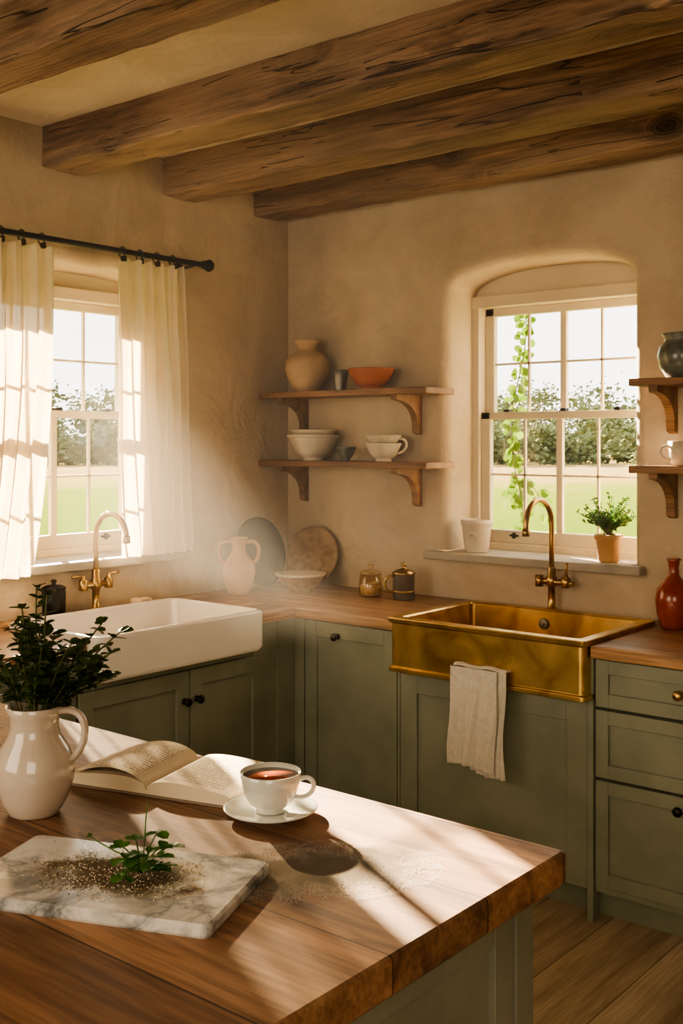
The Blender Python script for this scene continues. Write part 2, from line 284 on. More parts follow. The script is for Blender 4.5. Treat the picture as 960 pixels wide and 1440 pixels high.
# ------------------------------------------------------------ mesh builder
class MB:
    def __init__(s): s.v = []; s.f = []; s.mi = []; s.sm = []; s.mats = []
    def slot(s, m):
        if m not in s.mats: s.mats.append(m)
        return s.mats.index(m)
    def add(s, vs, fs, m, smooth=False, T=None):
        o = len(s.v); k = s.slot(m)
        for p in vs:
            p = Vector(p); s.v.append(T @ p if T is not None else p)
        for f in fs: s.f.append([i+o for i in f]); s.mi.append(k); s.sm.append(smooth)
    def box(s, a, b, m, bev=0., T=None, seg=2):
        lo = [min(a[i], b[i]) for i in range(3)]; hi = [max(a[i], b[i]) for i in range(3)]
        if bev <= 0:
            vs = [(x, y, z) for x in (lo[0], hi[0]) for y in (lo[1], hi[1]) for z in (lo[2], hi[2])]
            s.add(vs, [(0, 1, 3, 2), (4, 6, 7, 5), (0, 4, 5, 1), (2, 3, 7, 6), (0, 2, 6, 4), (1, 5, 7, 3)], m, False, T); return
        bm = bmesh.new(); bmesh.ops.create_cube(bm, size=1)
        for v in bm.verts: v.co = Vector([(lo[i]+hi[i])/2 + v.co[i]*(hi[i]-lo[i]) for i in range(3)])
        bmesh.ops.bevel(bm, geom=bm.edges[:], offset=bev, segments=seg, profile=.5, affect='EDGES')
        bm.verts.index_update()
        s.add([v.co.copy() for v in bm.verts], [[v.index for v in f.verts] for f in bm.faces], m, False, T); bm.free()
    def lathe(s, prof, m, c=(0, 0, 0), seg=48, T=None, smooth=True, wob=None):
        vs = []; fs = []; n = len(prof)
        for r, z in prof:
            for i in range(seg):
                a = 2*math.pi*i/seg; rr = r*(wob(a, z) if wob else 1)
                vs.append((c[0]+rr*math.cos(a), c[1]+rr*math.sin(a), c[2]+z))
        for j in range(n-1):
            for i in range(seg):
                k = (i+1) % seg; fs.append((j*seg+i, j*seg+k, (j+1)*seg+k, (j+1)*seg+i))
        if prof[0][0] > 1e-4: fs.append(tuple(range(seg))[::-1])
        if prof[-1][0] > 1e-4: fs.append(tuple((n-1)*seg+i for i in range(seg)))
        s.add(vs, fs, m, smooth, T)
    def tube(s, pts, r, m, seg=12, T=None, closed=False, flat=1.):
        pts = [Vector(p) for p in pts]; n = len(pts); R = r if isinstance(r, (list, tuple)) else [r]*n
        vs = []; up = None
        for i, p in enumerate(pts):
            if closed: t = pts[(i+1) % n]-pts[i-1]
            else: t = pts[min(i+1, n-1)]-pts[max(i-1, 0)]
            t.normalize()
            if up is None:
                up = Vector((0, 0, 1)) if abs(t.z) < .9 else Vector((1, 0, 0))
            up = (up - t*up.dot(t)).normalized(); w = t.cross(up)
            for k in range(seg):
                a = 2*math.pi*k/seg; vs.append(p+up*math.cos(a)*R[i]+w*math.sin(a)*R[i]*flat)
        fs = []
        for j in range(n if closed else n-1):
            jn = (j+1) % n
            for k in range(seg):
                q = (k+1) % seg; fs.append((j*seg+k, j*seg+q, jn*seg+q, jn*seg+k))
        if not closed: fs.append(tuple(range(seg))[::-1]); fs.append(tuple((n-1)*seg+k for k in range(seg)))
        s.add(vs, fs, m, True, T)
    def ico(s, c, r, m, sub=2, T=None, jit=0., sc=(1, 1, 1)):
        bm = bmesh.new(); bmesh.ops.create_icosphere(bm, subdivisions=sub, radius=1)
        bm.verts.index_update(); c = Vector(c); vs = []
        for v in bm.verts:
            q = v.co*(1+random.uniform(-jit, jit)); vs.append(c+Vector((q.x*r*sc[0], q.y*r*sc[1], q.z*r*sc[2])))
        s.add(vs, [[v.index for v in f.verts] for f in bm.faces], m, True, T); bm.free()
    def rings(s, rs, m, nc=8, T=None, smooth=False, capb=True, capt=True):
        vs = []; n = None
        for (x0, x1, y0, y1, r, z) in rs:
            ring = []
            for (cx, cy, a0) in ((x1-r, y1-r, 0), (x0+r, y1-r, 90), (x0+r, y0+r, 180), (x1-r, y0+r, 270)):
                for k in range(nc+1):
                    a = math.radians(a0+90*k/nc); ring.append((cx+r*math.cos(a), cy+r*math.sin(a), z))
            n = len(ring); vs += ring
        fs = []
        for j in range(len(rs)-1):
            for k in range(n):
                q = (k+1) % n; fs.append((j*n+k, j*n+q, (j+1)*n+q, (j+1)*n+k))
        if capb: fs.append(tuple(range(n))[::-1])
        if capt: fs.append(tuple((len(rs)-1)*n+k for k in range(n)))
        s.add(vs, fs, m, smooth, T)
    def grid(s, fn, nu, nv, m, T=None, smooth=True):
        vs = [fn(i/nu, j/nv) for j in range(nv+1) for i in range(nu+1)]
        fs = [(j*(nu+1)+i, j*(nu+1)+i+1, (j+1)*(nu+1)+i+1, (j+1)*(nu+1)+i) for j in range(nv) for i in range(nu)]
        s.add(vs, fs, m, smooth, T)
    def leaf(s, p, d, nrm, L, W, m, rnd=.0, fold=.15):
        p = Vector(p); d = Vector(d).normalized(); nrm = Vector(nrm)
        w = d.cross(nrm)
        if w.length < 1e-3: w = d.cross(Vector((1, .3, .2)))
        w.normalize(); u = w.cross(d).normalized()
        prof = [(0, .0), (.18, .62), (.45, 1.), (.75, .72), (1., .0)] if rnd < .5 else [(0, .0), (.1, .7), (.45, 1.), (.85, .8), (1., .0)]
        vs = []
        for t, ww in prof:
            b = p+d*L*t - u*L*.15*t*t
            vs += [b-w*W*.5*ww+u*W*fold*ww, b, b+w*W*.5*ww+u*W*fold*ww]
        fs = []
        for j in range(len(prof)-1):
            a = j*3; fs += [(a, a+1, a+4, a+3), (a+1, a+2, a+5, a+4)]
        s.add(vs, fs, m, True)
    def build(s, name, loc=(0, 0, 0), rz=0.):
        me = bpy.data.meshes.new(name); me.from_pydata([tuple(v) for v in s.v], [], s.f)
        for m in s.mats: me.materials.append(m)
        me.polygons.foreach_set('material_index', s.mi); me.polygons.foreach_set('use_smooth', s.sm)
        me.validate(); me.update()
        o = bpy.data.objects.new(name, me); C.objects.link(o); o.location = loc; o.rotation_euler = (0, 0, rz)
        return o

def bez(p0, p1, p2, p3, n=12):
    P = [Vector(p) for p in (p0, p1, p2, p3)]
    return [P[0]*(1-t)**3+P[1]*3*t*(1-t)**2+P[2]*3*t*t*(1-t)+P[3]*t**3 for t in [i/n for i in range(n+1)]]

# ------------------------------------------------------------ room constants
CEIL = 2.77; RX = 4.8; RY = -5.4
B = dict(s0=.907, s1=1.748, zb=1.107, zs=2.19, h=.12)      # back window opening (x)
Lw = dict(s0=-1.60, s1=-.735, zb=1.107, zs=2.22, h=.05)     # left window opening (y)

def arch_wall(name, W, smin, smax, mp, mat, thick=.36):
    mb = MB(); r = .05; K = 24
    s0, s1, zb, zs, h = W['s0'], W['s1'], W['zb'], W['zs'], W['h']
    cs = (s0+s1)/2; hw = (s1-s0)/2
    def contour(o):
        pts = [(s0-o, zb)]
        for i in range(K+1):
            a = math.pi*(1-i/K); cx, cz = math.cos(a), max(0, math.sin(a))
            u = abs(cx)**.9*(1 if cx > 0 else -1)
            pts.append((cs+(hw+o)*u, zs+(h+o)*cz**.8))
        pts.append((s1+o, zb)); return pts
    rings = []
    for k in range(6):
        th = math.pi/2*k/5; rings.append((r*(1-math.sin(th)), r*(1-math.cos(th))))
    rings.append((0, thick))
    vs = []; fs = []
    for o, d in rings:
        for s, z in contour(o): vs.append(mp(s, d, z))
    n = K+3
    for j in range(len(rings)-1):
        for i in range(n-1): fs.append((j*n+i, j*n+i+1, (j+1)*n+i+1, (j+1)*n+i))
    mb.add(vs, fs, mat, True)
    c0 = contour(r)
    def q(a, b, c, d): mb.add([mp(a[0], 0, a[1]), mp(b[0], 0, b[1]), mp(c[0], 0, c[1]), mp(d[0], 0, d[1])], [(0, 1, 2, 3)], mat)
    q((smin, 0), (s0-r, 0), (s0-r, CEIL), (smin, CEIL)); q((s1+r, 0), (smax, 0), (smax, CEIL), (s1+r, CEIL))
    q((s0-r, 0), (s1+r, 0), (s1+r, zb), (s0-r, zb))
    for i in range(1, n-2):
        a, b = c0[i], c0[i+1]; q(a, b, (b[0], CEIL), (a[0], CEIL))
    c1 = contour(0)
    def qo(a, b, c, d): mb.add([mp(x[0], thick, x[1]) for x in (a, b, c, d)], [(0, 1, 2, 3)], mat)
    qo((smin, -.3), (s0, -.3), (s0, CEIL+.1), (smin, CEIL+.1)); qo((s1, -.3), (smax, -.3), (smax, CEIL+.1), (s1, CEIL+.1))
    qo((s0, -.3), (s1, -.3), (s1, zb), (s0, zb))
    for i in range(1, n-2):
        a, b = c1[i], c1[i+1]; qo(a, b, (b[0], CEIL+.1), (a[0], CEIL+.1))
    mb.add([mp(s0, 0, zb-.001), mp(s1, 0, zb-.001), mp(s1, thick, zb-.001), mp(s0, thick, zb-.001)], [(0, 1, 2, 3)], mat)
    return mb.build(name)

mpB = lambda s, d, z: (s, d, z)
mpL = lambda s, d, z: (-d, s, z)
arch_wall('wall_back', B, 0, RX, mpB, m_wall)
arch_wall('wall_left', Lw, RY, 0, mpL, m_wall)
mb = MB(); mb.box((RX, RY, -.3), (RX+.2, .36, CEIL+.1), m_wall); mb.build('wall_right')
mb = MB(); mb.box((-.36, RY-.2, -.3), (RX+.2, RY, CEIL+.1), m_wall); mb.build('wall_front')
mb = MB(); mb.box((-.36, RY-.2, CEIL), (RX+.2, .36, CEIL+.12), m_ceil); mb.build('ceiling')
mb = MB(); mb.box((0, RY, -.1), (RX, 0, 0), m_floor); mb.build('floor')

# ------------------------------------------------------------ beams
def beam(y0, y1, seed):
    mb = MB(); z0, z1 = 2.612, CEIL+.004; nx = 110; cr = .009
    vs = []; sec = [(y0, z1), (y0, (z0+z1)/2), (y0, z0+cr), (y0+cr*.4, z0+cr*.3), (y0+cr, z0), ((y0+y1)/2, z0), (y1-cr, z0), (y1-cr*.4, z0+cr*.4), (y1, z0+cr), (y1, z1)]
    for i in range(nx+1):
        x = -.002+(RX+.002)*i/nx
        ew = noise.noise(Vector((x*9, seed, 3)))*.008
        for k, (y, z) in enumerate(sec):
            nn = noise.noise(Vector((x*1.1+seed, k*.25, seed*3)))*.009+noise.noise(Vector((x*10+seed, k*1.3, 0)))*.005
            n2 = noise.noise(Vector((x*1.1-seed, k*.25, 9)))*.009+noise.noise(Vector((x*10, k*1.1, seed)))*.005
            if k in (2, 3, 4): n2 += ew; nn += abs(ew)
            top = (k == 0 or k == len(sec)-1)
            vs.append((x, y+nn, z+(0 if top else n2)))
    n = len(sec)
    fs = [(i*n+k, i*n+k+1, (i+1)*n+k+1, (i+1)*n+k) for i in range(nx) for k in range(n-1)]
    mb.add(vs, fs, m_beam, False); return mb.build('ceiling_beam')
for k, (a, b) in enumerate([(-.235, -.06), (-.785, -.60), (-1.39, -1.205), (-2.17, -1.99), (-2.95, -2.77), (-3.7, -3.52), (-4.45, -4.27)]): beam(a, b, k*7.7+1)

# ------------------------------------------------------------ windows
def window(name, W, mp):
    mb = MB(); s0, s1, zb = W['s0'], W['s1'], W['zb']
    def bx(a0, d0, z0, a1, d1, z1, m=m_cream, bev=.003): mb.box(mp(a0, d0, z0), mp(a1, d1, z1), m, bev)
    top = 2.185
    bx(s0-.01, .20, zb, s0+.035, .31, top); bx(s1-.035, .20, zb, s1+.01, .31, top)
    bx(s0-.01, .195, top-.03, s1+.01, .31, top+.02); bx(s0-.03, .23, top, s1+.03, .27, top+.20, bev=0)
    bx(s0-.01, .20, zb-.002, s1+.01, .33, zb+.028)
    a, b = s0+.035, s1-.035; cs = (a+b)/2 - .006
    def sash(z0, z1, d0, d1, br, tr):
        st = .045
        bx(a, d0, z0, a+st, d1, z1); bx(b-st, d0, z0, b, d1, z1); bx(a, d0, z0, b, d1, z0+br); bx(a, d0, z1-tr, b, d1, z1)
        g0, g1, h0, h1 = a+st, b-st, z0+br, z1-tr
        bx(cs-.014, d0+.004, h0, cs+.014, d1-.004, h1, bev=.002)
        for c in ((g0+cs)/2, (cs+g1)/2): bx(c-.0045, d0+.008, h0, c+.0045, d1-.008, h1, bev=0)
        zc = (h0+h1)/2; bx(g0, d0+.008, zc-.0045, g1, d1-.008, zc+.0045, bev=0)
        dm = (d0+d1)/2
        mb.add([mp(g0, dm, h0), mp(g1, dm, h0), mp(g1, dm, h1), mp(g0, dm, h1)], [(0, 1, 2, 3)], m_glass)
    sash(1.67, top-.03, .255, .285, .03, .035)
    sash(zb+.028, 1.70, .22, .25, .055, .032)
    for c in (a+.13, cs+.02, b-.13):
        bx(c-.012, .215, 1.70, c+.012, .25, 1.712, m_black, .002)
    for c in (a+.17, b-.15):
        bx(c-.02, .205, zb+.058, c+.02, .22, zb+.066, m_black, .002); bx(c-.004, .20, zb+.05, c+.004, .22, zb+.075, m_black, .001)
    return mb.build(name)
window('window_1', B, mpB); window('window_2', Lw, mpL)

def sill(name, W, mp, s0, s1):
    mb = MB(); mb.box(mp(s0, -.058, W['zb']-.034), mp(s1, .0, W['zb']), m_stone, .006)
    mb.box(mp(W['s0']+.001, -.004, W['zb']-.03), mp(W['s1']-.001, .20, W['zb']-.0005), m_stone)
    return mb.build(name)
sill('window_sill', B, mpB, .824, 1.804); sill('window_sill', Lw, mpL, -1.80, -.68)

# ------------------------------------------------------------ counter tops
ct0, ct1 = .868, .91
mb = MB()
mb.box((0, -.62, ct0), (1.095, 0, ct1), m_cntx, .005)
mb.box((1.095, -.115, ct0), (1.885, 0, ct1), m_cntx)
mb.box((1.885, -.62, ct0), (3.4, 0, ct1), m_cntx, .005)
mb.box((0, -.835, ct0), (.60, -.6195, ct1), m_cnty, .004)
mb.box((0, -1.645, ct0), (.12, -.835, ct1), m_cnty)
mb.box((0, -3.2, ct0), (.60, -1.645, ct1), m_cnty, .004)
mb.build('kitchen_countertop')

# ------------------------------------------------------------ cabinets
def panel(mb, mp, a0, a1, z0, z1, st=.06, m=m_sage, g=.0025):
    a0 += g; a1 -= g; z0 += g; z1 -= g
    mb.box(mp(a0+st*.5, .001, z0+st*.5), mp(a1-st*.5, .010, z1-st*.5), m)
    for q in ((a0, z0, a0+st, z1), (a1-st, z0, a1, z1), (a0+st, z0, a1-st, z0+st), (a0+st, z1-st, a1-st, z1)):
        mb.box(mp(q[0], .0, q[1]), mp(q[2], .021, q[3]), m, .0018, seg=1)
def knob(mb, p, d, r=.016, m=m_knob):
    d = Vector(d); T = Matrix.Translation(Vector(p)) @ d.to_track_quat('Z', 'Y').to_matrix().to_4x4()
    mb.lathe([(.011, 0), (.012, .003), (.006, .006), (.0055, .016), (r*.8, .019), (r, .025), (r*.9, .031), (r*.5, .035), (0, .036)], m, T=T, seg=24)

fy = -.575
mpb = lambda s, d, z: (s, fy-d, z)
mb = MB()
mb.box((.57, fy, .10), (1.09, -.02, ct0-.001), m_dark); mb.box((1.09, fy, .10), (1.89, -.02, .72), m_dark); mb.box((1.89, fy, .10), (3.4, -.02, ct0-.001), m_dark)
mb.box((.57, fy+.06, 0), (3.4, -.02, .10), m_sage)
mb.box((.57, fy-.021, 0.0), (.625, fy, ct0-.001), m_sage)
panel(mb, mpb, .628, 1.088, .10, ct0-.004)
knob(mb, (.80, fy-.021, .812), (0, -1, 0))
mb.box((1.09, fy-.02, .0), (1.10, fy, ct0), m_sage)
panel(mb, mpb, 1.10, 1.865, .10, .722, .075)
mb.box((1.866, fy-.028, 0), (1.888, fy+.02, ct0-.001), m_sage, .002)
for x0, x1 in ((1.89, 2.46), (2.46, 3.03)):
    for z0, z1 in ((.705, .864), (.475, .70), (.12, .47)):
        panel(mb, mpb, x0, x1, z0, z1, .045)
        if z0 < .4 or z0 > .6: knob(mb, ((x0+x1)/2-.0, fy-.01, (z0+z1)/2+(.0 if z0 > .3 else .13)), (0, -1, 0), m=m_brassd if z0 > .6 else m_knob)
    mb.box((x0, fy-.012, .10), (x1, fy, .12), m_sage)
panel(mb, mpb, 3.03, 3.40, .10, .864)
mb.build('base_cabinet')
mb = MB(); fx = .555
mpl = lambda s, d, z: (fx+d, s, z)
mb.box((.02, -3.2, .10), (fx, -1.66, ct0-.001), m_dark); mb.box((.02, -1.66, .10), (fx, -.82, .768), m_dark); mb.box((.02, -.82, .10), (fx, -.60, ct0-.001), m_dark)
mb.box((.02, -3.2, 0), (fx-.06, -.60, .10), m_sage)
mb.box((fx, -.70, 0), (fx+.021, -.60, ct0-.001), m_sage, .001)
mb.box((fx, -.835, 0.1), (fx+.018, -.70, ct0-.001), m_sage, .001)
panel(mb, mpl, -1.165, -.775, .10, .745, .06); panel(mb, mpl, -1.66, -1.165, .10, .745, .06)
mb.box((fx, -1.66, .745), (fx+.012, -.775, .769), m_sage)
knob(mb, (fx+.021, -1.135, .635), (1, 0, 0)); knob(mb, (fx+.021, -1.195, .635), (1, 0, 0))
for a, b in ((-2.2, -1.665), (-2.7, -2.2), (-3.2, -2.7)):
    panel(mb, mpl, a, b, .10, ct0-.004); knob(mb, (fx+.021, a+.07, .75), (1, 0, 0))
mb.build('base_cabinet')

# ------------------------------------------------------------ sinks
def sink(x0, x1, y0, y1, z0, z1, w, r, m, drain, lip=0):
    mb = MB(); rs = []
    def R(o, z, rr=None): return (x0-o, x1+o, y0-o, y1+o, r if rr is None else rr, z)
    if lip:
        rs = [R(-.02, z0), R(.0, z0+.0), R(.008, z0+.003), R(.008, z0+.018), R(0, z0+.022), R(0, z1-.022), R(.010, z1-.018), R(.012, z1-.004), R(.010, z1)]
    else:
        rs = [R(-.025, z0), R(-.008, z0+.006), R(0, z0+.022), R(0, z1-.012), R(-.004, z1-.003), R(-.012, z1)]
    rs += [R(-w+.006, z1, r*.8), R(-w, z1-.006, r*.8), R(-w-.006, z0+.05, r*.9), R(-w-.02, z0+.022, r*.9), R(-w-.05, z0+.015, r*.7)]
    mb.rings(rs, m, smooth=False)
    cx, cy = (x0+x1)/2, (y0+y1)/2
    mb.lathe([(.0, .016), (.03, .016), (.045, .0175), (.048, .015)], drain, (cx, cy, z0), 32)
    return mb
mb = sink(.125, .655, -1.64, -.84, .775, .934, .022, .045, m_fire, m_brassd)
o = mb.build('farmhouse_sink')
bv = o.modifiers.new('b', 'BEVEL'); bv.width = .005; bv.segments = 3; bv.angle_limit = math.radians(35)
for p in o.data.polygons: p.use_smooth = True
o.modifiers.new('wn', 'WEIGHTED_NORMAL')
mb = sink(1.10, 1.88, -.655, -.118, .727, .928, .034, .018, m_brass, m_brassd, lip=1)
T = Matrix.Translation((1.46, -.118-.041, .875)) @ Matrix.Rotation(math.radians(90), 4, 'X')
mb.lathe([(0, .012), (.006, .012), (.008, .006), (.018, .006), (.022, 0)], m_pewter, T=T, seg=24)
mb.tube([(1.44, -.655, .79), (1.44, -.672, .79), (1.44, -.677, .795)], .005, m_brass, 8)
mb.tube([(1.58, -.655, .79), (1.58, -.672, .79), (1.58, -.677, .795)], .005, m_brass, 8)
mb.tube([(1.42, -.672, .79), (1.60, -.672, .79)], .004, m_brass, 8)
o = mb.build('brass_sink')
bv = o.modifiers.new('b', 'BEVEL'); bv.width = .003; bv.segments = 2; bv.angle_limit = math.radians(40)

def faucet(name, loc, rz, top, reach, bridge, endz, lever, fl=1):
    mb = MB(); r = .011; R = reach/2
    mb.lathe([(.026, 0), (.027, .006), (.022, .012), (.015, .018), (.0145, bridge-.02), (.020, bridge-.018), (.021, bridge+.018), (.016, bridge+.022), (.0155, bridge+.055), (.012, bridge+.06)], m_brassd, seg=32)
    pts = [Vector((0, 0, bridge+.05)), Vector((0, 0, (bridge+top)/2))]
    for i in range(17):
        a = math.pi*i/16; pts.append(Vector((R-R*math.cos(a), 0, top-r-R+R*math.sin(a))))
    pts.append(Vector((reach, 0, endz+.02))); mb.tube(pts, r, m_brassd, 16)
    mb.tube([(reach, 0, endz+.028), (reach, 0, endz)], .0145, m_brassd, 16)
    mb.tube([(0, -.062, bridge), (0, .062, bridge)], .0125, m_brassd, 16)
    for sgn in ((-1, 1) if lever == 2 else (fl,)):
        y = sgn*.062
        mb.lathe([(.014, -.02), (.018, -.018), (.018, .018), (.013, .021), (.008, .024), (.008, .036)], m_brassd, (0, y, bridge), 24)
        if lever == 2:
            mb.tube([(0, y, bridge+.034), (.0, y+sgn*.03, bridge+.036), (.0, y+sgn*.05, bridge+.038)], [.006, .0055, .007], m_brassd, 12)
        else:
            mb.tube([(0, y, bridge+.03), (0, y+fl*.002, bridge+.06), (0, y+fl*.004, bridge+.078)], [.006, .005, .006], m_brassd, 12)
            mb.tube([(0, y, bridge-.0), (0.0, y+fl*.035, bridge-.002)], [.009, .006], m_brassd, 12)
            mb.lathe([(.016, -.022), (.016, .022)], m_brassd, (0, -fl*.055, bridge), 20)
    return mb.build(name, loc, rz)
faucet('brass_faucet', (.060, -1.185, .91), 0, .395, .185, .105, .275, 2)
faucet('brass_faucet', (1.44, -.058, .91), math.radians(-90), .45, .20, .115, .305, 1, 1)

# ------------------------------------------------------------ towel
mb = MB()
def tw(off, x0, x1, zt, zb_, ph):
    def f(u, v):
        x = x0+(x1-x0)*u + .008*math.sin(v*5+ph)*v
        wv = (.012*math.sin(u*9+ph+v*.8)+.007*math.sin(u*19+v*3+ph)+.003*math.sin(u*37+v*9))*(.25+.75*v)
        return (x, -.690-off-abs(wv)*.9-.006*v, zt-(zt-zb_)*v+.008*math.sin(u*4+ph)*v)
    mb.grid(f, 60, 50, m_linen)
tw(.012, 1.40, 1.585, .795, .455, .3); tw(.0, 1.47, 1.615, .793, .440, 2.)
def fold(u, v):
    a = math.pi*v; return (1.40+.213*u, -.676-.016*math.cos(a)+.002, .793+.010*math.sin(a)+.003*math.sin(u*12))
mb.grid(fold, 30, 8, m_linen)
o = mb.build('linen_towel'); sm = o.modifiers.new('s', 'SOLIDIFY'); sm.thickness = .003

# ------------------------------------------------------------ shelves
def shelf(x0, x1, z, brs):
    mb = MB(); mb.box((x0, -.212, z-.026), (x1, -.001, z), m_shelf, .003)
    for x in brs:
        w = .016; H = .17; D = .185; n = 14
        prof = [(-.001, z-.026), (-D, z-.026), (-D, z-.045)]
        for i in range(n+1):
            t = i/n; a = math.pi/2*t
            prof.append((-D+.012+(D-.045)*math.sin(a), z-.05-(H-.07)*(1-math.cos(a))))
        prof += [(-.030, z-.026-H+.01), (-.001, z-.026-H)]
        k = len(prof); vs = [(x-w, y, zz) for y, zz in prof]+[(x+w, y, zz) for y, zz in prof]
        fs = [tuple(range(k)), tuple(range(k, 2*k))[::-1]]+[(i, i+k, (i+1) % k+k, (i+1) % k) for i in range(k)]
        mb.add(vs, fs, m_shelf)
    return mb.build('wall_shelf')
shelf(.004, .95, 1.797, (.115, .765)); shelf(.004, .95, 1.486, (.115, .765))
shelf(1.83, 2.75, 1.797, (1.91, 2.6)); shelf(1.83, 2.75, 1.486, (1.91, 2.6))

# ------------------------------------------------------------ pottery
def pot(name, prof, m, loc, extra=None, rz=0., seg=56):
    mb = MB(); mb.lathe(prof, m, seg=seg)
    if extra: extra(mb)
    return mb.build(name, loc, rz)
def bowl(R, H, foot=.45, t=.006):
    P = [(R*foot*.95, 0), (R*foot, .004), (R*foot*.9, .010)]
    for i in range(1, 11):
        a = i/10; P.append((R*(foot*.9+(1-foot*.9)*a**.55), .010+(H-.010)*a))
    P.append((R-t*.5, H+.002))
    for i in range(10, 0, -1):
        a = i/10; P.append((max(.001, R*(foot*.9+(1-foot*.9)*a**.55)-t), .014+(H-.012)*a-.004))
    P.append((0.0, .014)); return P
us, ls = 1.797, 1.486
pot('stoneware_vase', [(.050, 0), (.056, .004), (.085, .05), (.103, .10), (.100, .140), (.078, .172), (.050, .188), (.043, .198), (.046, .212), (.060, .232), (.063, .238), (.057, .240), (.045, .228), (.036, .205), (.036, .190), (.06, .17), (.06, .1), (0, .08)], m_beige, (.214, -.106, us))
pot('pewter_cup', [(.026, 0), (.028, .004), (.026, .012), (.034, .06), (.039, .096), (.037, .097), (.031, .06), (.02, .014), (0, .014)], m_pewter, (.405, -.10, us))
pot('terracotta_bowl', bowl(.104, .092), m_terra, (.585, -.106, us))
def nest(mb):
    mb.lathe(bowl(.108, .055, .5), m_whit, (0, 0, .083), 56)
    mb.lathe([(.112, .104), (.120, .106), (.122, .113), (.118, .118), (.112, .116)], m_whit, seg=56)
pot('nested_serving_bowls', bowl(.112, .108), m_whit, (.245, -.100, ls), nest)
pot('small_dark_bowl', bowl(.046, .062, .4, .004), m_grey, (.455, -.12, ls))
def cups(mb):
    mb.lathe(bowl(.079, .05, .5, .004), m_whit, (0, 0, .062), 56)
    mb.tube(bez((.060, .0, .095), (.115, 0, .115), (.110, 0, .03), (.050, 0, .035), 16), .006, m_whit, 10)
pot('stacked_teacups', bowl(.078, .078, .45, .004), m_whit, (.652, -.105, ls), cups, math.radians(30))
def jugh(mb):
    mb.tube(bez((-.06, 0, .14), (-.115, 0, .15), (-.115, 0, .06), (-.07, 0, .06), 14), .008, m_grey, 10)
pot('dark_stoneware_jug', [(.048, 0), (.056, .005), (.078, .04), (.086, .08), (.078, .115), (.062, .130), (.060, .142), (.070, .155), (.070, .160), (.062, .158), (.052, .140), (.06, .11), (.06, .05), (0, .03)], m_grey, (1.985, -.108, us), jugh, math.radians(-30))
def mugh(mb): mb.tube(bez((-.045, 0, .070), (-.09, 0, .08), (-.085, 0, .02), (-.04, 0, .022), 14), .006, m_whit, 10)
pot('stoneware_mug', [(.034, 0), (.038, .004), (.046, .04), (.050, .088), (.047, .089), (.043, .04), (.03, .01), (0, .01)], m_whit, (1.985, -.105, ls), mugh, math.radians(40))

def amph(mb):
    for s in (-1, 1):
        mb.tube(bez((s*.030, 0, .225), (s*.105, 0, .25), (s*.095, 0, .15), (s*.062, 0, .135), 16), .008, m_terrl, 10)
pot('two_handled_vase', [(.038, 0), (.044, .004), (.062, .045), (.072, .095), (.066, .130), (.042, .165), (.030, .185), (.028, .215), (.038, .238), (.040, .245), (.035, .246), (.024, .22), (.022, .19), (.05, .15), (.05, .05), (0, .03)], m_terrl, (.155, -.49, .91), amph, math.radians(39))
def platter(name, R, m, base, axis_rz, tilt, rim=.02):
    mb = MB()
    T = Matrix.Rotation(axis_rz, 4, 'Z') @ Matrix.Rotation(math.radians(90)-tilt, 4, 'X') @ Matrix.Translation((0, R, 0))
    mb.lathe([(0, 0), (R*.55, 0), (R*.62, .004), (R*.9, rim*.7), (R, rim), (R, rim+.005), (R*.88, rim*.7+.007), (R*.6, .011), (R*.3, .009), (0, .009)], m, T=T, seg=64)
    return mb.build(name, base)
platter('slate_platter', .158, m_slate, (.075, -.255, .9115), math.radians(90), math.radians(12))
platter('speckled_platter', .136, m_wick, (.215, -.085, .9115), math.radians(12), math.radians(14))
pot('stoneware_bowl', bowl(.110, .078, .45), m_wick, (.305, -.255, .91), lambda mb: mb.lathe([(.108, .071), (.113, .075), (.113, .081), (.106, .081)], m_whit, seg=56))
def jarl(mb):
    mb.lathe([(.048, .095), (.050, .100), (.035, .110), (.010, .114), (.009, .120), (.014, .127), (.010, .136), (0, .138)], m_amber, seg=40)
    mb.lathe([(0, .006), (.043, .006), (.045, .045), (0, .048)], m_crumb, seg=32)
    mb.tube(bez((.045, 0, .085), (.09, 0, .085), (.085, 0, .03), (.045, 0, .03), 12), .004, m_amber, 8)
pot('glass_sugar_jar', [(.044, 0), (.050, .006), (.052, .04), (.047, .092), (.045, .092), (.049, .04), (.045, .008), (0, .006)], m_amber, (.635, -.175, .91), jarl)
def canh(mb):
    mb.lathe([(.050, .105), (.050, .112), (.032, .124), (.010, .130), (.008, .138), (.014, .146), (.008, .154), (0, .155)], m_brassd, seg=40)
    mb.lathe([(.047, .030), (.049, .032), (.049, .036), (.047, .038)], m_brassd, seg=40)
    mb.tube(bez((-.044, 0, .095), (-.095, 0, .11), (-.09, 0, .02), (-.044, 0, .03), 14), .005, m_brassd, 10)
pot('lidded_metal_canister', [(.044, 0), (.046, .004), (.046, .103), (.048, .106), (0, .108)], m_pewter, (.80, -.16, .91), canh, math.radians(40))
pot('red_glazed_bottle', [(.040, 0), (.045, .004), (.060, .05), (.066, .10), (.058, .140), (.034, .168), (.019, .188), (.017, .215), (.022, .238), (.027, .244), (.023, .247), (.014, .235), (.012, .2), (0, .19)], m_red, (1.965, -.13, .91), lambda mb: mb.tube([(0, 0, .225), (0, 0, .252)], .013, m_terrl, 12))
pot('black_lidded_jar', [(.038, 0), (.043, .004), (.044, .098), (.040, .103), (.045, .106), (.045, .113), (.032, .120), (.008, .123), (.007, .129), (.012, .135), (.008, .142), (0, .143)], m_black, (.065, -1.385, .91))
mb = MB(); mb.box((-.028, -.02, 0), (.028, .02, .028), m_soap, .007); mb.box((-.02, .035, 0), (.026, .070, .024), m_soap, .007); mb.build('soap_bars', (.07, -.98, .91), .3)

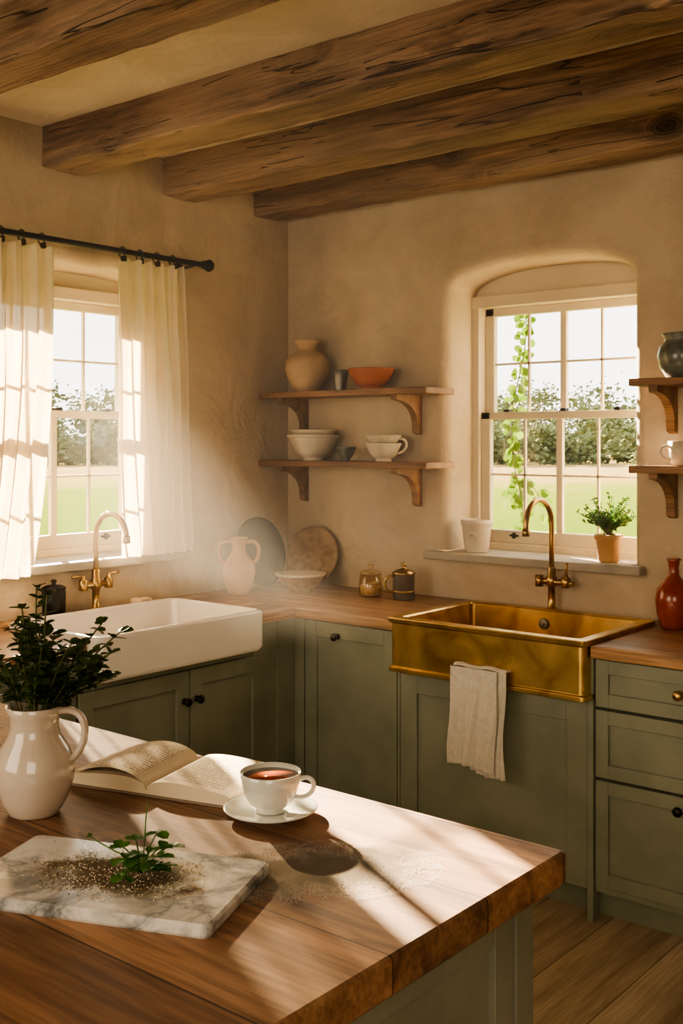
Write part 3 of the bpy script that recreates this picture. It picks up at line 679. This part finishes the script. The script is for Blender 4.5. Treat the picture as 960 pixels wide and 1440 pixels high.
pot('white_ceramic_planter', [(.045, 0), (.050, .004), (.062, .11), (.067, .118), (.067, .136), (.062, .138), (.058, .118), (.05, .1), (0, .1)], m_whit, (1.03, .045, 1.107), lambda mb: mb.tube([(.0, -.0605, .07), (.012, -.0625, .085), (.028, -.056, .08), (.03, -.054, .065)], .003, m_whit, 8))
def herb(mb):
    rr = random.Random(3)
    mb.lathe([(0, .098), (.044, .098)], m_soil, seg=24)
    for i in range(100):
        a = rr.uniform(0, 6.28); el = rr.uniform(.1, 1.); l = rr.uniform(.08, .165)
        e = Vector((math.cos(a)*l*.85*(1-el*.5), math.sin(a)*l*.85*(1-el*.5), .10+l*(.35+.65*el)))
        pts = bez((rr.uniform(-.02, .02), rr.uniform(-.02, .02), .095), (0, 0, .13), e*.8+Vector((0, 0, .03)), e, 6); mb.tube(pts, .0012, m_stem, 5)
        for k in range(10):
            p = pts[2+k % 5]; d = Vector((rr.uniform(-1, 1), rr.uniform(-1, 1), rr.uniform(-.1, 1)))
            mb.leaf(p, d, (rr.uniform(-1, 1), rr.uniform(-1, 1), 1), .018, .010, m_leafm)
pot('potted_herb', [(.036, 0), (.040, .004), (.050, .085), (.055, .088), (.055, .104), (.050, .106), (.046, .09), (0, .09)], m_terrl, (1.628, .05, 1.107), herb)

mb = MB(); rr = random.Random(11)
pts = []
for i in range(60):
    t = i/59; pts.append(Vector((1.000+.035*math.sin(t*9)+.03*t, .405+.01*math.sin(t*14), 1.05+1.13*t)))
mb.tube([Vector((.98, .41, -.32)), Vector((.97, .41, .3)), Vector((.99, .405, .8))]+pts, .0028, m_stem, 6)
pts2 = [Vector((1.005+.17*t, .405, 1.31+.07*math.sin(t*4))) for t in [i/10 for i in range(11)]]; mb.tube(pts2, .002, m_stem, 5)
for p in pts+pts2:
    for _ in range(2):
        d = Vector((rr.uniform(-1, 1), rr.uniform(-.3, .2), rr.uniform(-1, .5))); q = p+d*rr.uniform(.008, .03)
        mb.leaf(q, d, (rr.uniform(-.4, .4), -1, rr.uniform(-.2, .5)), rr.uniform(.025, .05), rr.uniform(.024, .042), m_ivy, 1)
mb.build('ivy_vine')

# ------------------------------------------------------------ curtains + rod
zr = 2.325; xr = .105
mb = MB(); mb.tube([(xr, -2.05, zr), (xr, -.655, zr)], .0115, m_black, 16)
T = Matrix.Translation((xr, -.655, zr)) @ Matrix.Rotation(math.radians(-90), 4, 'X')
mb.lathe([(.013, 0), (.018, .003), (.018, .01), (.012, .014), (.022, .022), (.027, .034), (.022, .046), (.010, .052), (0, .053)], m_black, T=T, seg=24)
for y in (-.70, -2.0):
    mb.tube([(0, y, zr-.01), (xr*.6, y, zr-.012), (xr, y, zr-.004)], .007, m_black, 10)
    T = Matrix.Translation((0, y, zr-.01)) @ Matrix.Rotation(math.radians(90), 4, 'Y'); mb.lathe([(.024, 0), (.022, .006), (0, .008)], m_black, T=T, seg=20)
mb.build('curtain_rod')
def curtain(yt0, yt1, yb0, yb1, ztop, zbot, npl, seed, rings, pw=1.4):
    mb = MB()
    def f(u, v):
        k = v**pw
        y = (yt0+(yt1-yt0)*u)*(1-k)+(yb0+(yb1-yb0)*u)*k
        am = .014+.016*min(1, v*3)
        w = math.sin(u*npl*2*math.pi+seed+.6*math.sin(v*3+seed))+.35*math.sin(u*npl*4.7*math.pi+seed*2+v)
        x = xr+.012+am*w*.8
        y += .012*math.sin(v*4+u*8+seed)*v
        x += .02*v
        gather = -.012*abs(math.sin(u*npl*math.pi+.2))*(1-min(1, v*20))
        z = ztop+gather+(zbot-ztop)*v
        if v > .965: x += (v-.965)*.35*math.sin(u*17)
        return (x, y, z)
    mb.grid(f, 180, 60, m_curt)
    for i in range(rings):
        y = yt0+(yt1-yt0)*(i+.5)/rings
        c = [Vector((xr+.020*math.cos(a), y, zr-.004+.020*math.sin(a))) for a in [2*math.pi*k/20 for k in range(20)]]
        mb.tube(c, .0028, m_black, 6, closed=True)
        mb.box((xr-.004, y-.006, zr-.042), (xr+.022, y+.006, zr-.020), m_black, .002)
    return mb.build('sheer_curtain')
curtain(-1.135, -.785, -1.12, -.75, 2.300, 1.118, 6, 1., 4)
curtain(-1.86, -1.425, -1.88, -1.56, 2.300, 1.085, 6, 2.3, 5, 2.2)

# ------------------------------------------------------------ island
ix1, iy1, ix0, iy0 = 2.683, -2.284, .95, -3.42
mb = MB(); z1 = .91; z0 = .855
mb.rings([(ix0+.006, ix1-.006, iy0+.006, iy1-.006, .012, z0), (ix0+.001, ix1-.001, iy0+.001, iy1-.001, .012, z0+.006), (ix0, ix1, iy0, iy1, .012, z0+.012), (ix0, ix1, iy0, iy1, .012, z1-.008), (ix0+.002, ix1-.002, iy0+.002, iy1-.002, .012, z1-.002), (ix0+.007, ix1-.007, iy0+.007, iy1-.007, .012, z1)], m_isl, 5)
bx1, by1 = ix1-.045, iy1-.045
mb.box((ix0+.04, iy0+.04, .0), (bx1-.021, by1-.021, z0), m_sage)
mpi = lambda s, d, z: (bx1-.021+d, s, z)
mb.box((bx1-.05, by1-.05, 0), (bx1+.004, by1+.004, z0), m_sage, .002)
panel(mb, mpi, -2.87, by1-.05, .09, z0-.002, .055); panel(mb, mpi, iy0+.04, -2.87, .09, z0-.002, .055)
mb.box((bx1-.03, iy0+.04, 0), (bx1, by1-.05, .09), m_sage)
mpk = lambda s, d, z: (s, by1-.021+d, z)
for a, b in ((ix0+.04, 1.5), (1.5, 2.05), (2.05, bx1-.05)): panel(mb, mpk, a, b, .09, z0-.002, .055)
mb.build('kitchen_island')

mb = MB()
mb.rings([(-.203, .203, -.118, .118, .012, 0), (-.205, .205, -.12, .12, .014, .004), (-.205, .205, -.12, .12, .014, .015), (-.201, .201, -.116, .116, .012, .019)], m_marble, 6)
brz = math.radians(22.8); bc = Vector((2.232, -2.849, .9102))
mb.build('marble_board', bc, brz)
bt = .9102+.019
def dusting(name, loc, rz, rx, ry, m):
    mb = MB(); mb.lathe([(0, 0), (1, 0)], m, seg=32, smooth=False)
    for v in mb.v: v.x *= rx; v.y *= ry
    return mb.build(name, loc, rz)
mb = MB(); rr = random.Random(5)
for i in range(700):
    a = rr.gauss(0, .060); b = rr.gauss(0, .036)
    if abs(a) > .17 or abs(b) > .105: continue
    s = rr.uniform(.0004, .0013); mb.ico((a, b, s*.6), s, m_crumb if rr.random() < .86 else m_crumbd, 1, jit=.2)
mb.build('ground_spice_crumbs', (2.235, -2.845, bt), brz)
dusting('spice_dusting', (2.235, -2.845, bt+.0006), brz, .17, .10, dust_mat('spice_dust', (.82, .72, .56), .17, .10, .49, 260.))
dusting('flour_dusting', (2.42, -2.61, .9112), math.radians(50), .22, .13, dust_mat('flour', (.92, .86, .77), .22, .13, .47, 300.))

mb = MB(); rr = random.Random(9)
def clover(p, s, tilt=(0, 0, 1)):
    for k in range(3):
        a = k*2.094+rr.uniform(0, 1); d = Vector((math.cos(a), math.sin(a), rr.uniform(-.1, .5)))
        mb.leaf(p, d, Vector(tilt)+Vector((rr.uniform(-.3, .3), rr.uniform(-.3, .3), 0)), s, s*.95, m_leafm, 1, .12)
Fv = Vector((-.635, .773, 0)); Rv = Vector((.773, .635, 0))
for i in range(18):
    e = Rv*rr.uniform(-.035, .045)+Fv*rr.uniform(-.045, .03)+Vector((0, 0, rr.uniform(.012, .065)))
    mb.tube(bez((0, 0, .004), e*.3+Vector((0, 0, .01)), e*.7+Vector((0, 0, .015)), e, 6), .0011, m_leafm, 5); clover(e, rr.uniform(.016, .024))
e = Rv*.005+Fv*.03+Vector((0, 0, .10)); mb.tube(bez((0, 0, .01), (.0, .01, .05), e+Vector((-.01, 0, -.03)), e, 8), .0011, m_leafm, 5)
e = Rv*-.085+Fv*.04+Vector((0, 0, .045)); mb.tube(bez((0, 0, .02), Rv*-.03+Vector((0, 0, .03)), e*.8, e, 8), .0011, m_leafm, 5); clover(e, .007)
mb.build('herb_sprig', (2.266, -2.825, bt))

mb = MB()
mb.lathe([(.045, 0), (.047, .003), (.060, .007), (.080, .0135), (.084, .016), (.083, .0175), (.078, .0165), (.055, .010), (.035, .008), (0, .008)], m_cupm, seg=64)
mb.lathe([(.026, .009), (.028, .010), (.026, .016), (.038, .024), (.047, .040), (.051, .058), (.0545, .078), (.0535, .079), (.049, .058), (.045, .040), (.036, .027), (.0, .020)], m_cupm, seg=64)
mb.lathe([(0, .070), (.0505, .070), (.0512, .0705)], m_tea, seg=48)
mb.tube(bez((.050, 0, .066), (.088, 0, .082), (.086, 0, .028), (.043, 0, .034), 18), .0042, m_cupm, 10)
mb.build('teacup_and_saucer', (2.196, -2.470, .9102), math.radians(35))

mb = MB(); W = .175; Hh = .10
def zt(u): u = abs(u)/W; return .010+.024*math.sin(min(1, u*1.0)**.45*math.pi*.80)*.9
xs = [W*math.copysign(abs(t)**1.3, t) for t in [i/20 for i in range(-20, 21)]]
top = [(x, zt(x)) for x in xs]
vs = []; n = len(xs)
for y in (-Hh, Hh):
    for x, z in top: vs.append((x, y, z))
    for x, z in top: vs.append((x, y, .004))
fs = []
for i in range(n-1): fs += [(i, i+1, 2*n+i+1, 2*n+i), (n+i, n+i+1, i+1, i), (2*n+i, 2*n+i+1, 3*n+i+1, 3*n+i)]
fs += [(0, 2*n, 3*n, n), (n-1, n+n-1, 3*n+n-1, 2*n+n-1)]
mb.add(vs, fs, m_page, False)
mb.box((-W-.005, -Hh-.004, 0), (W+.005, Hh+.004, .0038), m_cover, .001)
def loose(u, v): return (-.002-.156*u, -Hh+2*Hh*v, zt(-.156*u)+.001+.012*math.sin(u*3.0))
mb.grid(loose, 20, 4, m_page)
mb.build('open_book', (1.916, -2.445, .9105), math.radians(16))

mb = MB()
mb.lathe([(.042, 0), (.046, .004), (.058, .025), (.070, .060), (.072, .085), (.062, .115), (.047, .138), (.042, .155), (.044, .175), (.051, .192), (.049, .193), (.040, .175), (.038, .155), (.05, .12), (.06, .08), (0, .05)], m_jug, seg=64)
mb.tube(bez((.044, 0, .182), (.105, 0, .20), (.105, 0, .12), (.064, 0, .095), 20), [.0065]*21, m_jug, 12, flat=1.3)
mb.build('ceramic_jug', (1.859, -2.727, .9102), math.radians(35))
mb = MB(); rr = random.Random(21)
for i in range(36):
    a = rr.uniform(0, 6.28); sp = rr.uniform(.02, .16); h = rr.uniform(.10, .235)-sp*.6
    if i < 7: a = math.radians(39+rr.uniform(-30, 30)); sp = rr.uniform(.10, .15); h = rr.uniform(.0, .10)
    e = Vector((math.cos(a)*sp, math.sin(a)*sp, .185+h))
    st = Vector((math.cos(a)*.015, math.sin(a)*.015, .10))
    pts = bez(st, Vector((st.x*1.5, st.y*1.5, .20)), Vector((e.x*.6, e.y*.6, .19+h*.6)), e, 14); mb.tube(pts, .0016, m_stem, 5)
    for k in range(6, 15):
        for _ in range(3):
            b = rr.uniform(0, 6.28); d = Vector((math.cos(b), math.sin(b), rr.uniform(-.1, .9)))
            mb.leaf(pts[k], d, (rr.uniform(-.6, .6), rr.uniform(-.6, .6), 1), rr.uniform(.014, .026), rr.uniform(.011, .019), m_leafd, 1)
for i in range(60):
    a = rr.uniform(0, 6.28); d = Vector((math.cos(a), math.sin(a), rr.uniform(-.1, .6))); p = Vector((math.cos(a)*rr.uniform(.01, .045), math.sin(a)*rr.uniform(.01, .045), rr.uniform(.205, .26)))
    mb.leaf(p, d, (rr.uniform(-.6, .6), rr.uniform(-.6, .6), 1), rr.uniform(.022, .036), rr.uniform(.014, .022), m_leafd)
mb.build('leafy_branches', (1.859, -2.727, .9102))

# ------------------------------------------------------------ outside
mb = MB(); mb.add([(-400, -300, 0), (300, -300, 0), (300, 400, 0), (-400, 400, 0)], [(0, 1, 2, 3)], m_ground); mb.build('meadow_ground', (0, 0, -.32))
mb = MB(); rr = random.Random(4); random.seed(4)
def quadcloud(c, rad, n, s):
    vs = []; fs = []
    for i in range(n):
        q = Vector((rr.gauss(0, .55), rr.gauss(0, .55), rr.gauss(0, .45)))*rad+c
        a = Vector((rr.gauss(0, 1), rr.gauss(0, 1), rr.gauss(0, .6))).normalized(); b = a.orthogonal().normalized()
        k = s*rr.uniform(.5, 1.3); o = len(vs)
        vs += [q-a*k-b*k*.5, q+a*k-b*k*.4, q+a*k*.8+b*k*.6, q-a*k*.7+b*k*.5]; fs.append((o, o+1, o+2, o+3))
    mb.add(vs, fs, m_tree)
for i in range(300):
    ang = math.radians(rr.uniform(-32, 34)); hedge = i < 160
    dd = rr.uniform(86, 98) if hedge else rr.uniform(102, 140)
    dirv = Fv*math.cos(ang)+Rv*math.sin(ang); c = Vector((3.5, -3.9, 0))+dirv*dd
    h = rr.uniform(1.6, 3.6) if hedge else rr.uniform(3.6, 9.4)*dd/120; w = h*(.75 if hedge else .32)
    if not hedge: mb.tube([(c.x, c.y, -.4), (c.x, c.y, h*.6)], .10, m_bark, 5)
    for k in range(8 if hedge else 10):
        zz = h*(rr.uniform(.0, .8) if hedge else rr.uniform(.15, .95)); ww = w*(1 if hedge else 1.25-abs(zz/h-.45))
        p = c+Vector((rr.uniform(-ww, ww), rr.uniform(-ww, ww), zz)); rad = h*rr.uniform(.12, .26)
        quadcloud(p, rad, 44, .22)
mb.build('distant_tree_line')

# ------------------------------------------------------------ haze (sunlit dusty air in front of the left window)
m, nt, ns, L = newmat('dusty_air')
out = N(nt, 'ShaderNodeOutputMaterial'); v = N(nt, 'ShaderNodeVolumeScatter'); v.inputs['Density'].default_value = .095; v.inputs['Anisotropy'].default_value = 0.
v.inputs['Color'].default_value = (1, .95, .88, 1); L.new(v.outputs[0], out.inputs['Volume'])
mb = MB(); mb.box((.285, -2.42, 1.20), (2.38, -.60, 2.50), m); mb.build('dusty_air')

# ------------------------------------------------------------ lights
w = bpy.data.worlds.new('sky'); sc.world = w; w.use_nodes = True; nt = w.node_tree
bg = nt.nodes['Background']; bg.inputs[0].default_value = (1., .94, .84, 1); bg.inputs[1].default_value = 3.5
sd = bpy.data.lights.new('sun', 'SUN'); sd.energy = 90; sd.color = (1, .77, .50); sd.angle = math.radians(.6)
so = bpy.data.objects.new('sun', sd); C.objects.link(so); so.rotation_euler = Vector((1, -.50, -.365)).to_track_quat('-Z', 'Y').to_euler(); so.location = (-6, 3, 5)
def area(name, loc, tgt, sx, sy, en, col, portal=False):
    d = bpy.data.lights.new(name, 'AREA'); d.shape = 'RECTANGLE'; d.size = sx; d.size_y = sy; d.energy = en; d.color = col
    if portal: d.cycles.is_portal = True
    o = bpy.data.objects.new(name, d); C.objects.link(o); o.location = loc
    o.rotation_euler = (Vector(tgt)-Vector(loc)).to_track_quat('-Z', 'Y').to_euler(); return o
area('portal_back', (1.33, .34, 1.68), (1.33, -1, 1.68), .86, 1.2, 1, (1, 1, 1), True)
area('portal_left', (-.34, -1.17, 1.68), (1, -1.17, 1.68), .9, 1.2, 1, (1, 1, 1), True)
area('added_fill', (4.3, -4.9, 1.9), (1.6, -.9, 1.6), 1.6, 1.4, 28, (1, .82, .59))  # added warm fill behind the camera, not a fixture of the room
area('added_fill', (1.2, -5.2, 1.8), (1.4, -.5, 1.5), 1.8, 1.4, 36, (1, .82, .59))  # second added fill by the front wall, lifts back wall and brass apron

# ------------------------------------------------------------ camera
cd = bpy.data.cameras.new('camera'); co = bpy.data.objects.new('camera', cd); C.objects.link(co)
co.location = (3.531, -3.897, 1.575)
co.rotation_euler = Vector((-.635, .773, 0)).to_track_quat('-Z', 'Y').to_euler()
cd.sensor_width = 36; cd.sensor_fit = 'AUTO'; cd.lens = 36*1545/1440; cd.shift_y = -100/1440; cd.clip_start = .02; cd.clip_end = 1000
sc.camera = co
try:
    sc.view_settings.view_transform = 'AgX'; sc.view_settings.look = 'AgX - Medium High Contrast'; sc.view_settings.exposure = .5
except Exception as e: print(e)
